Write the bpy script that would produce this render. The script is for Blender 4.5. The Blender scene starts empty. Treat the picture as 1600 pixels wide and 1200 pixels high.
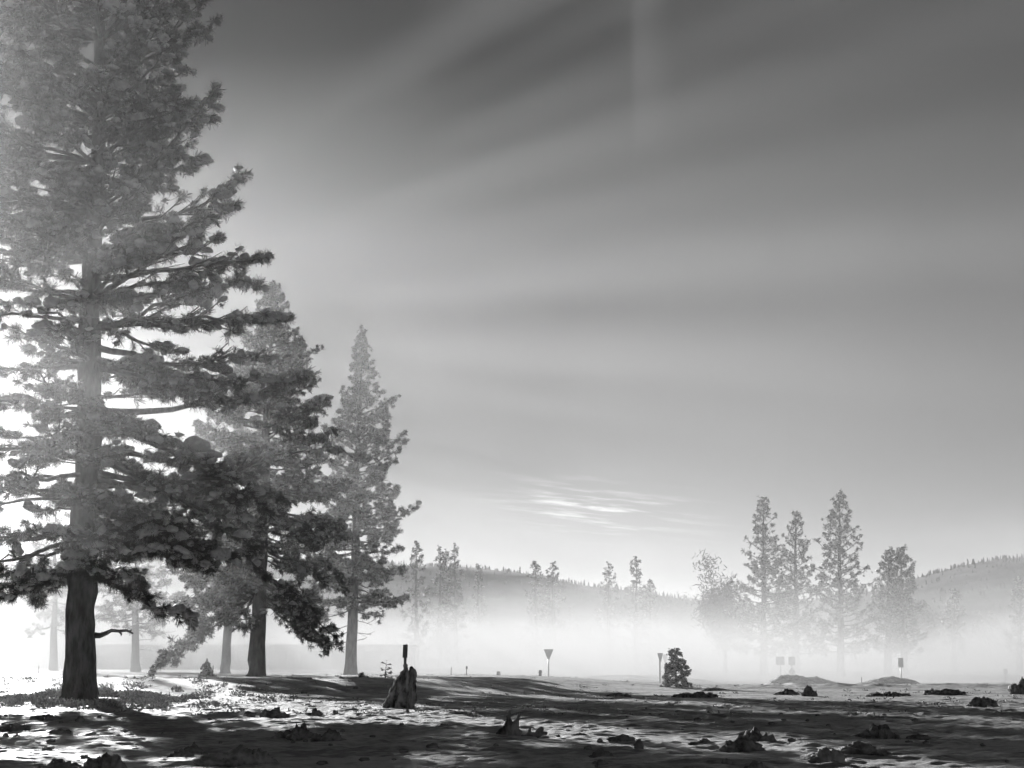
import bpy, math, random
import numpy as np
from mathutils import Vector, Matrix

# ------------------------------------------------------------------ camera
SC = bpy.context.scene
COL = SC.collection
F = 2400.0                      # focal length in photo pixels (photo 1600 wide)
CAMZ = 1.5
PITCH = math.atan(435.0 / F)
cam_d = bpy.data.cameras.new('camera')
cam_d.sensor_width = 36.0
cam_d.lens = 36.0 * F / 1600.0
cam_d.clip_start = 0.1
cam_d.clip_end = 5000
cam = bpy.data.objects.new('camera', cam_d)
cam.location = (0, 0, CAMZ)
cam.rotation_euler = (math.pi / 2 + PITCH, 0, 0)
COL.objects.link(cam)
SC.camera = cam

# ------------------------------------------------------------------ light
SUN_AZ = math.radians(-20.3)    # left of the view axis
SUN_EL = math.radians(11.6)
W = bpy.data.worlds.new('World')
SC.world = W
W.use_nodes = True
SC.view_settings.view_transform = 'Standard'
SC.view_settings.look = 'None'
SC.view_settings.exposure = 1.2
SC.view_settings.gamma = 1.0
cy = SC.cycles
cy.max_bounces = 5
cy.diffuse_bounces = 2
cy.glossy_bounces = 1
cy.transmission_bounces = 2
cy.volume_bounces = 1
cy.transparent_max_bounces = 8
cy.volume_step_rate = 1.0
cy.volume_max_steps = 128
cy.use_denoising = True
cy.sample_clamp_indirect = 4.0

sl = bpy.data.lights.new('sun', 'SUN')
sl.energy = 5.0
sl.angle = math.radians(0.53)
sl.color = (1.0, 1.0, 1.0)
sun = bpy.data.objects.new('sun', sl)
COL.objects.link(sun)
sdir = Vector((math.sin(SUN_AZ) * math.cos(SUN_EL), math.cos(SUN_AZ) * math.cos(SUN_EL), math.sin(SUN_EL)))
sun.rotation_euler = sdir.to_track_quat('Z', 'Y').to_euler()
sun.location = (-60, 120, 60)


class NT:
    """small node tree helper"""
    def __init__(self, tree):
        self.t = tree
        self.n = tree.nodes
        self.l = tree.links

    def new(self, kind, **kw):
        nd = self.n.new(kind)
        for k, v in kw.items():
            setattr(nd, k, v)
        return nd

    def set(self, sock, v):
        if hasattr(v, 'is_linked') or isinstance(v, bpy.types.NodeSocket):
            self.l.new(v, sock)
        else:
            sock.default_value = v

    def math(self, op, a, b=None, c=None, clamp=False):
        nd = self.new('ShaderNodeMath', operation=op)
        nd.use_clamp = clamp
        self.set(nd.inputs[0], a)
        if b is not None:
            self.set(nd.inputs[1], b)
        if c is not None:
            self.set(nd.inputs[2], c)
        return nd.outputs[0]

    def smooth(self, v, a, b):
        nd = self.new('ShaderNodeMapRange', interpolation_type='SMOOTHSTEP')
        self.set(nd.inputs[0], v)
        nd.inputs[1].default_value = a
        nd.inputs[2].default_value = b
        return nd.outputs[0]

    def gauss(self, v, c, w):
        d = self.math('DIVIDE', self.math('SUBTRACT', v, c), w)
        return self.math('EXPONENT', self.math('MULTIPLY', self.math('MULTIPLY', d, d), -1.0))


# sky: Nishita seen through the red filter of a black and white photograph
w = NT(W.node_tree)
w.n.clear()
out = w.new('ShaderNodeOutputWorld')
bg = w.new('ShaderNodeBackground')
w.l.new(bg.outputs[0], out.inputs[0])
sky = w.new('ShaderNodeTexSky', sky_type='NISHITA')
sky.sun_disc = False
sky.sun_elevation = SUN_EL
sky.sun_rotation = SUN_AZ
sky.altitude = 1900
sky.air_density = 1.0
sky.dust_density = 0.6
sky.ozone_density = 1.0
sep = w.new('ShaderNodeSeparateColor')
w.l.new(sky.outputs[0], sep.inputs[0])
base = w.math('MULTIPLY', w.math('POWER', sep.outputs[0], 1.6), 0.06)
tc = w.new('ShaderNodeTexCoord')
sx = w.new('ShaderNodeSeparateXYZ')
w.l.new(tc.outputs['Generated'], sx.inputs[0])
az = w.math('MULTIPLY', w.math('ARCTAN2', sx.outputs[0], sx.outputs[1]), 57.29578)
el = w.math('MULTIPLY', w.math('ARCSINE', sx.outputs[2]), 57.29578)
cmb = w.new('ShaderNodeCombineXYZ')
w.set(cmb.inputs[0], w.math('MULTIPLY', az, 0.30))
w.set(cmb.inputs[1], w.math('MULTIPLY', w.math('ADD', el, w.math('MULTIPLY', az, 0.10)), 3.6))
nz = w.new('ShaderNodeTexNoise')
nz.inputs['Scale'].default_value = 1.0
nz.inputs['Detail'].default_value = 6.0
nz.inputs['Roughness'].default_value = 0.6
nz.inputs['Distortion'].default_value = 0.12
w.l.new(cmb.outputs[0], nz.inputs['Vector'])
wisp = w.smooth(nz.outputs[0], 0.46, 0.74)
tilt = w.math('ADD', el, w.math('MULTIPLY', az, 0.10))
mask = w.math('MULTIPLY', w.gauss(az, 3.2, 2.9), w.gauss(tilt, 5.95, 0.75))
clouds = w.math('MULTIPLY', w.math('MULTIPLY', wisp, mask), 5.5)
# thin high veil streak, upper centre
stm = w.math('MULTIPLY', w.smooth(az, 4.55, 4.95), w.math('SUBTRACT', 1.0, w.smooth(az, 5.0, 6.6)))
streak = w.math('MULTIPLY', w.math('MULTIPLY', stm, w.smooth(el, 17.5, 22.5)), 0.34)
# broad soft unevenness of high cirrus
cm2 = w.new('ShaderNodeCombineXYZ')
w.set(cm2.inputs[0], w.math('MULTIPLY', az, 0.04))
w.set(cm2.inputs[1], w.math('MULTIPLY', el, 0.12))
nz2 = w.new('ShaderNodeTexNoise')
nz2.inputs['Scale'].default_value = 1.0
nz2.inputs['Detail'].default_value = 3.0
w.l.new(cm2.outputs[0], nz2.inputs['Vector'])
veil = w.math('MULTIPLY_ADD', nz2.outputs[0], 0.25, 0.875)
horizon = w.math('MULTIPLY', w.math('EXPONENT', w.math('DIVIDE', w.math('MAXIMUM', el, 0.0), -5.2)), 6.4)
tot = w.math('ADD', w.math('MULTIPLY', w.math('ADD', base, horizon), veil), w.math('ADD', clouds, streak))
w.l.new(tot, bg.inputs['Color'])
bg.inputs['Strength'].default_value = 0.05


# ------------------------------------------------------------------ helpers
def px(x, y, D):
    """photo pixel -> world point at ground distance D along +Y"""
    cx = (x - 800) / F
    cyy = (600 - y) / F
    dy = math.cos(PITCH) - cyy * math.sin(PITCH)
    dz = math.sin(PITCH) + cyy * math.cos(PITCH)
    t = D / dy
    return Vector((cx * t, D, CAMZ + dz * t))


def tag(o, label=None, cat=None, group=None, kind=None):
    if label: o['label'] = label
    if cat: o['category'] = cat
    if group: o['group'] = group
    if kind: o['kind'] = kind
    return o


def empty(name, loc, rz=0.0):
    o = bpy.data.objects.new(name, None)
    o.empty_display_size = 0.3
    o.location = loc
    o.rotation_euler = (0, 0, rz)
    COL.objects.link(o)
    return o


def mesh_obj(name, V, Fc, m, parent=None, smooth=False, loc=None):
    """V (n,3) array; Fc list of arrays of equal-length faces"""
    me = bpy.data.meshes.new(name)
    V = np.asarray(V, dtype=np.float32)
    if not isinstance(Fc, list):
        Fc = [Fc]
    Fc = [np.asarray(f, dtype=np.int32) for f in Fc if len(f)]
    me.vertices.add(len(V))
    me.vertices.foreach_set('co', V.ravel())
    nl = sum(f.size for f in Fc)
    npoly = sum(len(f) for f in Fc)
    me.loops.add(nl)
    me.polygons.add(npoly)
    me.loops.foreach_set('vertex_index', np.concatenate([f.ravel() for f in Fc]))
    tots = np.concatenate([np.full(len(f), f.shape[1], dtype=np.int32) for f in Fc])
    starts = np.concatenate([[0], np.cumsum(tots)[:-1]]).astype(np.int32)
    me.polygons.foreach_set('loop_start', starts)
    me.polygons.foreach_set('loop_total', tots)
    if smooth:
        me.polygons.foreach_set('use_smooth', np.ones(npoly, dtype=bool))
    me.update(calc_edges=True)
    me.validate()
    me.materials.append(m)
    o = bpy.data.objects.new(name, me)
    COL.objects.link(o)
    if parent: o.parent = parent
    if loc is not None: o.location = loc
    return o


class Acc:
    """collects triangles/quads as arrays"""
    def __init__(self):
        self.V = []
        self.F = {3: [], 4: []}
        self.n = 0

    def add(self, V, Fc):
        V = np.asarray(V, dtype=float).reshape(-1, 3)
        Fc = np.asarray(Fc, dtype=int)
        self.V.append(V)
        self.F[Fc.shape[1]].append(Fc + self.n)
        self.n += len(V)

    def build(self, name, m, parent=None, smooth=False, loc=None):
        fs = [np.concatenate(v) for v in self.F.values() if v]
        return mesh_obj(name, np.concatenate(self.V), fs, m, parent, smooth, loc)


RNG = np.random.RandomState(11)
TAB = RNG.rand(512, 512)


def vnoise(x, y):
    x = np.asarray(x, float); y = np.asarray(y, float)
    xi = np.floor(x).astype(int); yi = np.floor(y).astype(int)
    fx = x - xi; fy = y - yi
    fx = fx * fx * (3 - 2 * fx); fy = fy * fy * (3 - 2 * fy)
    a = TAB[xi % 512, yi % 512]; b = TAB[(xi + 1) % 512, yi % 512]
    c = TAB[xi % 512, (yi + 1) % 512]; d = TAB[(xi + 1) % 512, (yi + 1) % 512]
    return (a + (b - a) * fx) * (1 - fy) + (c + (d - c) * fx) * fy


def fbm(x, y, s, octv=4, gain=0.5):
    v = 0; a = 1.0; tot = 0
    for k in range(octv):
        v = v + a * (vnoise(x / s + 17.3 * k, y / s + 9.1 * k) - 0.5)
        tot += a
        a *= gain
        s *= 0.5
    return v / tot * 2


def sstep(v, a, b):
    t = np.clip((np.asarray(v, float) - a) / (b - a), 0, 1)
    return t * t * (3 - 2 * t)


def ico(sub):
    import bmesh
    bm = bmesh.new()
    bmesh.ops.create_icosphere(bm, subdivisions=sub, radius=1.0)
    V = np.array([v.co[:] for v in bm.verts])
    Fc = np.array([[v.index for v in f.verts] for f in bm.faces])
    bm.free()
    return V, Fc


ICO = {k: ico(k) for k in (1, 2, 3, 4)}


def tube(acc, pts, rad, k=6, cap=True):
    pts = np.asarray(pts, float)
    n = len(pts)
    rad = np.broadcast_to(np.asarray(rad, float), (n,))
    tn = np.gradient(pts, axis=0)
    tn /= np.linalg.norm(tn, axis=1, keepdims=True) + 1e-9
    ref = np.array([0, 0, 1.0]) if abs(tn[0][2]) < 0.8 else np.array([1.0, 0, 0])
    u = np.cross(tn, ref); u /= np.linalg.norm(u, axis=1, keepdims=True) + 1e-9
    v = np.cross(tn, u)
    a = np.arange(k) * 2 * np.pi / k
    ring = pts[:, None, :] + rad[:, None, None] * (np.cos(a)[None, :, None] * u[:, None, :] + np.sin(a)[None, :, None] * v[:, None, :])
    V = ring.reshape(-1, 3)
    i = np.arange(n - 1)[:, None] * k
    j = np.arange(k)[None, :]
    j2 = (j + 1) % k
    Q = np.stack([i + j, i + j2, i + k + j2, i + k + j], axis=-1).reshape(-1, 4)
    acc.add(V, Q)
    if cap:
        c = np.vstack([pts[-1:], ring[-1]])
        jj = np.arange(k)
        acc.add(c, np.stack([np.zeros(k, int), 1 + jj, 1 + (jj + 1) % k], axis=-1))
        c = np.vstack([pts[:1], ring[0]])
        acc.add(c, np.stack([np.zeros(k, int), 1 + (jj + 1) % k, 1 + jj], axis=-1))


def prism(acc, poly, y0, y1):
    """poly in x,z extruded along y (closed)"""
    n = len(poly)
    V = [(p[0], y0, p[1]) for p in poly] + [(p[0], y1, p[1]) for p in poly]
    acc.add(V, [[i, (i + 1) % n, n + (i + 1) % n, n + i] for i in range(n)])
    c0 = np.mean(np.array(poly), axis=0)
    V = [(c0[0], y0, c0[1])] + [(p[0], y0, p[1]) for p in poly]
    acc.add(V, [[0, 1 + (i + 1) % n, 1 + i] for i in range(n)])
    V = [(c0[0], y1, c0[1])] + [(p[0], y1, p[1]) for p in poly]
    acc.add(V, [[0, 1 + i, 1 + (i + 1) % n] for i in range(n)])


def boxp(acc, x0, x1, y0, y1, z0, z1):
    prism(acc, [(x0, z0), (x1, z0), (x1, z1), (x0, z1)], y0, y1)


# ------------------------------------------------------------------ materials
def mat(name, col, rough=0.8, spec=0.3, bump=0.0, bscale=10.0, var=0.0, vscale=3.0, stretch=(1, 1, 1), transl=0.0, detail=4.0):
    m = bpy.data.materials.new(name)
    m.use_nodes = True
    t = NT(m.node_tree)
    b = t.n['Principled BSDF']
    b.inputs['Base Color'].default_value = (col, col, col, 1)
    b.inputs['Roughness'].default_value = rough
    b.inputs['Specular IOR Level'].default_value = spec
    tcn = t.new('ShaderNodeTexCoord')
    mp = t.new('ShaderNodeMapping')
    mp.inputs['Scale'].default_value = stretch
    t.l.new(tcn.outputs['Object'], mp.inputs['Vector'])
    if var > 0:
        nn = t.new('ShaderNodeTexNoise')
        nn.inputs['Scale'].default_value = vscale
        nn.inputs['Detail'].default_value = detail
        t.l.new(mp.outputs[0], nn.inputs['Vector'])
        f = t.smooth(nn.outputs[0], 0.3, 0.7)
        v = t.math('MULTIPLY_ADD', f, 2 * var * col, col - var * col)
        cb = t.new('ShaderNodeCombineColor')
        for k in range(3):
            t.l.new(v, cb.inputs[k])
        t.l.new(cb.outputs[0], b.inputs['Base Color'])
    if bump > 0:
        nb = t.new('ShaderNodeTexNoise')
        nb.inputs['Scale'].default_value = bscale
        nb.inputs['Detail'].default_value = 5.0
        t.l.new(mp.outputs[0], nb.inputs['Vector'])
        bn = t.new('ShaderNodeBump')
        bn.inputs['Strength'].default_value = 1.0
        bn.inputs['Distance'].default_value = bump
        t.l.new(nb.outputs[0], bn.inputs['Height'])
        t.l.new(bn.outputs[0], b.inputs['Normal'])
    if transl > 0:
        tr = t.new('ShaderNodeBsdfTranslucent')
        tr.inputs['Color'].default_value = (col, col, col, 1)
        mx = t.new('ShaderNodeMixShader')
        mx.inputs[0].default_value = transl
        t.l.new(b.outputs[0], mx.inputs[1])
        t.l.new(tr.outputs[0], mx.inputs[2])
        t.l.new(mx.outputs[0], t.n['Material Output'].inputs[0])
    return m


M = {
    'bark': mat('bark', 0.07, 0.9, 0.2, bump=0.05, bscale=7, var=0.5, vscale=5, stretch=(1, 1, 0.3)),
    'snowdark': mat('snow_crust', 0.22, 0.8, 0.2, bump=.03, bscale=12, var=.5, vscale=7),
    'needle': mat('needles', 0.022, 0.6, 0.3, var=0.4, vscale=1.2, transl=0.25),
    'snow': mat('snow_load', 0.32, 0.7, 0.3, bump=0.03, bscale=9, var=0.3, vscale=4),
    'twig': mat('twig', 0.06, 0.9, 0.2, var=0.3),
    'stump': mat('frosted_wood', 0.17, 0.9, 0.2, bump=0.07, bscale=9, var=0.92, vscale=6, stretch=(1, 1, 0.30)),
    'clod': mat('frozen_clod', 0.16, 0.9, 0.2, bump=0.04, bscale=14, var=0.6, vscale=6),
    'metal': mat('sign_metal', 0.25, 0.5, 0.4, var=0.15, vscale=4),
    'wood': mat('post_wood', 0.10, 0.9, 0.2, bump=0.01, bscale=20, var=0.3),
    'wall': mat('building_wall', 0.6, 0.85, 0.2, var=0.2, vscale=0.8),
    'roof': mat('roof_snow', 0.6, 0.8, 0.2),
    'door': mat('door_panel', 0.35, 0.7, 0.3, var=0.1),
    'forest': mat('far_needles', 0.06, 0.9, 0.1, var=0.3, vscale=0.2),
    'hill': mat('hill_ground', 0.05, 0.9, 0.1, var=0.5, vscale=0.06),
    'twigs': mat('frosted_twigs', 0.12, 0.9, 0.2, var=0.4, vscale=1),
    'brush': mat('frosted_brush', 0.38, 0.9, 0.2, var=0.5, vscale=2),
}


def ground_mat():
    m = bpy.data.materials.new('snow_ground')
    m.use_nodes = True
    t = NT(m.node_tree)
    b = t.n['Principled BSDF']
    tcn = t.new('ShaderNodeTexCoord')
    mp = t.new('ShaderNodeMapping')
    mp.inputs['Scale'].default_value = (0.55, 1.0, 1.0)
    t.l.new(tcn.outputs['Object'], mp.inputs['Vector'])

    def noise(scale, det, rough=0.6):
        n = t.new('ShaderNodeTexNoise')
        n.inputs['Scale'].default_value = scale
        n.inputs['Detail'].default_value = det
        n.inputs['Roughness'].default_value = rough
        t.l.new(mp.outputs[0], n.inputs['Vector'])
        return n.outputs[0]
    n1 = noise(0.35, 5)
    n2 = noise(4.0, 6, 0.65)
    # trampled snow with soil and grit showing through
    dirt = t.smooth(t.math('ADD', t.math('MULTIPLY', n1, 0.45), t.math('MULTIPLY', n2, 0.55)), 0.42, 0.60)
    v = t.math('MULTIPLY_ADD', dirt, -0.32, 0.50)
    cb = t.new('ShaderNodeCombineColor')
    for k in range(3):
        t.l.new(v, cb.inputs[k])
    t.l.new(cb.outputs[0], b.inputs['Base Color'])
    b.inputs['Roughness'].default_value = 0.6
    b.inputs['Specular IOR Level'].default_value = 0.25
    bn = t.new('ShaderNodeBump')
    bn.inputs['Distance'].default_value = 0.09
    bn.inputs['Strength'].default_value = 1.0
    n3 = noise(11.0, 9, 0.75)
    t.l.new(n3, bn.inputs['Height'])
    t.l.new(bn.outputs[0], b.inputs['Normal'])
    return m


M['ground'] = ground_mat()


# ------------------------------------------------------------------ terrain
def gz(x, y, fine=True):
    x = np.asarray(x, float); y = np.asarray(y, float)
    z = 0.16 * fbm(x, y, 14.0, 3)
    # low rise on the left, carrying the row of pines
    edge = 84 + 5 * fbm(x, y * 0 + 3, 18.0, 2) + np.clip(x + 8, 0, 60) * 0.9
    rise = sstep(y, edge - 14, edge + 3) * sstep(-x, -14, 2)
    z = z * (1 - 0.7 * rise) + 0.62 * rise
    # falls away gently behind the edge so that the mist lies in a shallow basin
    z = z - 0.35 * sstep(y, 105, 135) * sstep(x, -30, 0) * (1 - sstep(y, 160, 260))
    # rough ploughed ridge on the right
    rb = np.exp(-((y - 90 - 0.08 * x) / 3.0) ** 2) * sstep(x, 8, 18)
    z = z + rb * (0.10 + 0.30 * np.abs(fbm(x, y, 2.4, 4)))
    if fine:
        near = 1 - sstep(y, 95, 140)
        z = z + near * (1 - .6 * sstep(y, 55, 72)) * (0.055 * fbm(x, y * 1.3, 1.3, 4) + 0.040 * fbm(x + 40, y * 1.5, 0.42, 3) + 0.05 * np.abs(fbm(x + 70, y * 1.2, .9, 4))
                        + 0.022 * fbm(x * .8 + 5, y * 1.3, 0.19, 2) + 0.045 * np.clip(fbm(x * .9 + 31, y * 1.2, .30, 2) - .38, 0, 1)
                        + 0.10 * np.clip(fbm(x + 9, y, 3.0, 3) - 0.28, 0, 1))
        z = z + 0.10 * (1 - near) * fbm(x, y, 5, 3)
    return z


def gz1(x, y):
    return float(gz(np.array([x]), np.array([y]))[0])


def gpos(xp, yp, D=None):
    """photo pixel on the ground -> world point; D from the pixel row if not given"""
    if D is None:
        D = CAMZ / max((yp - 1035) / F, 1e-4)
        for _ in range(4):
            p = px(xp, yp, D)
            D = (CAMZ - gz1(p.x, D)) / ((yp - 1035) / F)
    p = px(xp, yp, D)
    return Vector((p.x, D, gz1(p.x, D)))


def graded(lo, dlo, dhi, hi, step, grow=1.09):
    core = list(np.arange(dlo, dhi, step))
    a = []; s = step; v = dlo
    while v > lo:
        s *= grow; v -= s; a.append(max(v, lo))
    b = []; s = step; v = core[-1]
    while v < hi:
        s *= grow; v += s; b.append(min(v, hi))
    return np.array(a[::-1] + core + b)


xs = graded(-520, -19, 22, 520, 0.055, 1.05)
ys = list(np.arange(20, 44, 0.055)) + list(np.arange(44, 60, 0.085)); s = 0.085
while ys[-1] < 120:
    s = 0.085 * (ys[-1] / 60) ** 1.6; ys.append(ys[-1] + s)
while ys[-1] < 930:
    s *= 1.05; ys.append(min(ys[-1] + s, 930))
pre = []; v = 20; s = .055
while v > -60:
    s *= 1.1; v -= s; pre.append(v)
ys = np.array(pre[::-1] + ys)
X, Y = np.meshgrid(xs, ys)
Z = gz(X, Y)
nx, ny = len(xs), len(ys)
ii = (np.arange(ny - 1)[:, None] * nx + np.arange(nx - 1)[None, :]).ravel()
g = mesh_obj('ground', np.stack([X, Y, Z], -1).reshape(-1, 3), np.stack([ii, ii + 1, ii + nx + 1, ii + nx], -1), M['ground'], smooth=True)
tag(g, kind='structure')
print('ground', nx, ny)


def hill_h(x, y):
    """two long hills behind the flat"""
    a = x / np.maximum(y, 1) * F + 800          # bearing only used to lay the profile out along the ridge
    D0 = 640
    prof_x = [-900, -200, 200, 480, 600, 700, 760, 830, 900, 1000, 1100, 1200, 1350, 1435, 1500, 1560, 1600, 1750, 2200]
    prof_y = [960, 900, 870, 876, 882, 889, 896, 904, 917, 932, 945, 950, 930, 907, 889, 876, 872, 862, 850]
    yy = np.interp(a, prof_x, prof_y)
    top = CAMZ + (1035 - yy) / F * 760
    r = sstep(y, 480, 760)
    return top * r


hx = np.linspace(-470, 470, 240)
hy = np.linspace(440, 900, 90)
HX, HY = np.meshgrid(hx, hy)
HZ = hill_h(HX, np.minimum(HY, 760)) * (1 - 0.25 * sstep(HY, 780, 900)) + 3.0 * fbm(HX, HY, 60, 4) * sstep(HY, 500, 640) - 0.4
ii = (np.arange(89)[:, None] * 240 + np.arange(239)[None, :]).ravel()
h = mesh_obj('hills', np.stack([HX, HY, HZ], -1).reshape(-1, 3), np.stack([ii, ii + 1, ii + 241, ii + 240], -1), M['hill'], smooth=True)
tag(h, kind='structure')


def hz1(x, y):
    j = min(max((x + 470) / 940 * 239, 0), 238.99); i = min(max((y - 440) / 460 * 89, 0), 88.99)
    return float(HZ[int(round(i)), int(round(j))])


# woods on the hills: one mass of small ragged conifers
rr = np.random.RandomState(5)
acc = Acc()
N = 4200
bx = rr.uniform(-430, 430, N); by = 500 + 280 * rr.rand(N) ** 0.7
ridge = 900
bx = np.concatenate([bx, np.linspace(-430, 430, ridge) + rr.uniform(-.5, .5, ridge)])
by = np.concatenate([by, rr.uniform(748, 776, ridge)])
VV = []; FF = []; nvt = 0
for x, y in zip(bx, by):
    z = hz1(x, y) - 0.5
    hgt = rr.uniform(1.2, 3.0) * (1.25 if rr.rand() < .12 else 1)
    k = 5
    for lv in range(3):
        z0 = z + hgt * (0.08 + 0.28 * lv); z1 = z + hgt * (0.55 + 0.225 * lv)
        rad = hgt * (0.24 - 0.06 * lv)
        a = rr.uniform(0, 6.28) + np.arange(k) * 2 * np.pi / k
        rd = rad * rr.uniform(0.6, 1.3, k)
        V = np.vstack([[x, y, z1], np.stack([x + rd * np.cos(a), y + rd * np.sin(a), z0 + rr.uniform(-.15, .15, k)], -1)])
        VV.append(V)
        FF.append(np.array([[0, 1 + q, 1 + (q + 1) % k] for q in range(k)]) + nvt)
        nvt += k + 1
o = mesh_obj('hillside_forest', np.vstack(VV), np.vstack(FF), M['forest'])
tag(o, 'distant mass of small conifers covering the misty hills', 'forest', kind='stuff')


# ------------------------------------------------------------------ pines
def pine(name, base, top, label, group, R, seed, crown0, nb, tuft=0.28, needles=50, nw=0.018, snow=0.65, blob=2,
         trunk_r=0.5, prof=None, k1=(-0.15, 0.55), tip=0.35, sub_n=9, bare=None, extra=None, tube_k=5, whorl=None, droop_low=0.0, wid=1.0,
         stubs=(), nfill=3, snow_mat='snow', keep=None):
    """prof(t, azimuth) -> branch length in metres, t 0 at crown base .. 1 at the top"""
    rng = np.random.RandomState(seed)
    base = np.array(base, float); top = np.array(top, float)
    H = top[2] - base[2]
    root = empty(name, base)
    tag(root, label, 'tree', group)
    axis = lambda z: (top - base) * np.array([1, 1, 0]) * (z / H) + np.array([0, 0, z]) + np.array([0.06 * math.sin(z * .5 + seed), 0, 0]) * min(1, z / 6)
    # trunk
    n = max(14, int(H * (1.6 if tube_k > 5 else 0.8)))
    zs = np.concatenate([[-0.4, 0.0, 0.2, 0.5], np.linspace(1.0, H, n)])
    pts = np.array([axis(z) for z in zs])
    rad = trunk_r * (1 - (np.clip(zs, 0, H) / H) ** 1.15 * 0.97) * (1 + 0.35 * np.exp(-np.clip(zs, 0, 99) / 0.45))
    ta = Acc()
    tube(ta, pts, rad, 20 if tube_k > 5 else 10)
    # roughen the bark
    V = ta.V[0]
    ang = np.arctan2(V[:, 1], V[:, 0])
    nrm = V - np.repeat(pts, 20 if tube_k > 5 else 10, axis=0)
    V += nrm * (0.09 * rng.randn(len(V)))[:, None]
    wd = Acc(); tips = []; fol = []

    def branch(z0, az, L, s1, s2, dens=1.0, bare_f=0.28, r0=None):
        o = axis(z0)
        dirh = np.array([math.cos(az), math.sin(az), 0])
        side = np.array([-math.sin(az), math.cos(az), 0])
        m = 9
        s = np.linspace(0, 1, m)
        wob = 0.05 * L * np.sin(s * rng.uniform(3, 7) + rng.uniform(0, 6)) * s
        P = o + (s * L)[:, None] * dirh + wob[:, None] * side
        P[:, 2] += L * (s1 * s + s2 * s ** 2.4) + 0.03 * L * rng.randn(m) * s
        rb = r0 or min(0.018 * L + 0.012, 0.16)
        tube(wd, P, rb * (1 - 0.85 * s) + 0.006, tube_k)
        ns = max(2, int(sub_n * L / 5 * dens + rng.rand()))
        for q in range(ns):
            t = bare_f + (1 - bare_f) * (q + rng.rand()) / ns
            i = min(int(t * (m - 1)), m - 2); f = t * (m - 1) - i
            p = P[i] * (1 - f) + P[i + 1] * f
            tl = (P[i + 1] - P[i]); tl /= np.linalg.norm(tl)
            sg = 1 if (q + rng.randint(2)) % 2 else -1
            l2 = (min(0.35, 0.08 + .12 * L) + 0.42 * L * (1 - t) ** 0.8 * rng.uniform(0.5, 1.1)) * wid
            d2 = tl * rng.uniform(.55, 1.0) + sg * side * rng.uniform(.5, 1.0) + np.array([0, 0, rng.uniform(-.35, .35) * flat])
            d2 /= np.linalg.norm(d2)
            s4 = np.linspace(0, 1, 4)
            Q = p + (s4 * l2)[:, None] * d2
            Q[:, 2] += l2 * rng.uniform(0.0, 0.35) * s4 ** 2 * flat
            tube(wd, Q, (rb * .35) * (1 - .7 * s4) + .005, 3, False)
            fol.append((Q[3], d2, 1.0))
            for e in range(nfill):
                u = rng.uniform(.3, .95)
                pp = p + u * l2 * d2 + rng.randn(3) * tuft * np.array([.55, .55, .55 * flat])
                fol.append((pp, d2 + rng.randn(3) * .5, rng.uniform(.65, 1.0)))
        fol.append((P[-1], P[-1] - P[-2], 1.1))

    zc = crown0
    flat = .4 if whorl else 1.0
    for b in range(nb):
        t = ((b + rng.rand()) / nb) ** 0.95
        z0 = zc + (H - zc) * t * 0.985
        az = b * 2.39996 + rng.uniform(-.5, .5)
        L = prof(t, az) * (rng.uniform(0.62, 1.08) if rng.rand() > .2 else rng.uniform(.35, .6))
        if L < 0.15: continue
        if bare and z0 < 11 and math.sin(az) > .45: L *= .5
        s1 = k1[0] + (k1[1] - k1[0]) * t + rng.uniform(-.12, .12) - droop_low * (1 - t) ** 3
        if whorl:
            z0, s1 = whorl(z0, az, s1, rng)
        dens, bf = 1.0, 0.28
        if bare: dens, bf = bare(t, az)
        branch(z0, az, L, s1, tip * rng.uniform(0.3, 1.1) * (1 - 0.5 * t) * (.35 if whorl else 1), dens, bf)
    fol.append((axis(H), np.array([0, 0, 1.0]), 0.8))
    fol.append((axis(H - 0.4), np.array([0, 0.2, 1.0]), 0.8))
    if extra:
        for (z0, az, L, s1, s2, dens, bf) in extra:
            branch(z0, az, L, s1, s2, dens, bf)
    for (z0, az, L, s1) in stubs:
        o = axis(z0); s = np.linspace(0, 1, 6)
        P = o + (s * L)[:, None] * np.array([math.cos(az), math.sin(az), s1])
        P += rng.randn(6, 3) * 0.03 * L
        tube(wd, P, 0.03 * (1 - .8 * s) + .006, 4)
        for q in range(3):
            i = rng.randint(2, 5)
            d = np.array([math.cos(az + rng.uniform(-1, 1)), math.sin(az + rng.uniform(-1, 1)), rng.uniform(-.5, .5)])
            tube(wd, np.stack([P[i], P[i] + d * .2 * L, P[i] + d * .4 * L + [0, 0, .05]]), 0.012, 3)
    tr = ta.build('trunk', M['bark'], root, True)
    br = wd.build('branchwork', M['bark'], root, True)
    if keep:
        fol = [f for f in fol if keep(np.array(f[0]) + base, rng)]
    # needles: every tuft a burst of long thin needles
    C = np.array([f[0] for f in fol]); Dn = np.array([f[1] for f in fol]); S = np.array([f[2] for f in fol]) * tuft
    Dn = Dn / (np.linalg.norm(Dn, axis=1, keepdims=True) + 1e-9)
    S = S * rng.uniform(.7, 1.25, len(S)) * (1 - .42 * np.clip((C[:, 2] / H - .55) / .45, 0, 1))
    nt = len(C)
    d = rng.randn(nt, needles, 3) + Dn[:, None, :] * 0.9 + np.array([0, 0, 0.1])
    d /= np.linalg.norm(d, axis=2, keepdims=True)
    ln = S[:, None] * rng.uniform(.7, 1.15, (nt, needles))
    st = C[:, None, :] + d * (0.12 * ln)[..., None] - Dn[:, None, :] * (rng.rand(nt, needles) * S[:, None] * .8)[..., None]
    en = st + d * ln[..., None]
    en[..., 2] -= 0.10 * ln
    sd = np.cross(d, rng.randn(nt, needles, 3)); sd /= np.linalg.norm(sd, axis=2, keepdims=True) + 1e-9
    sd *= nw
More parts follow.
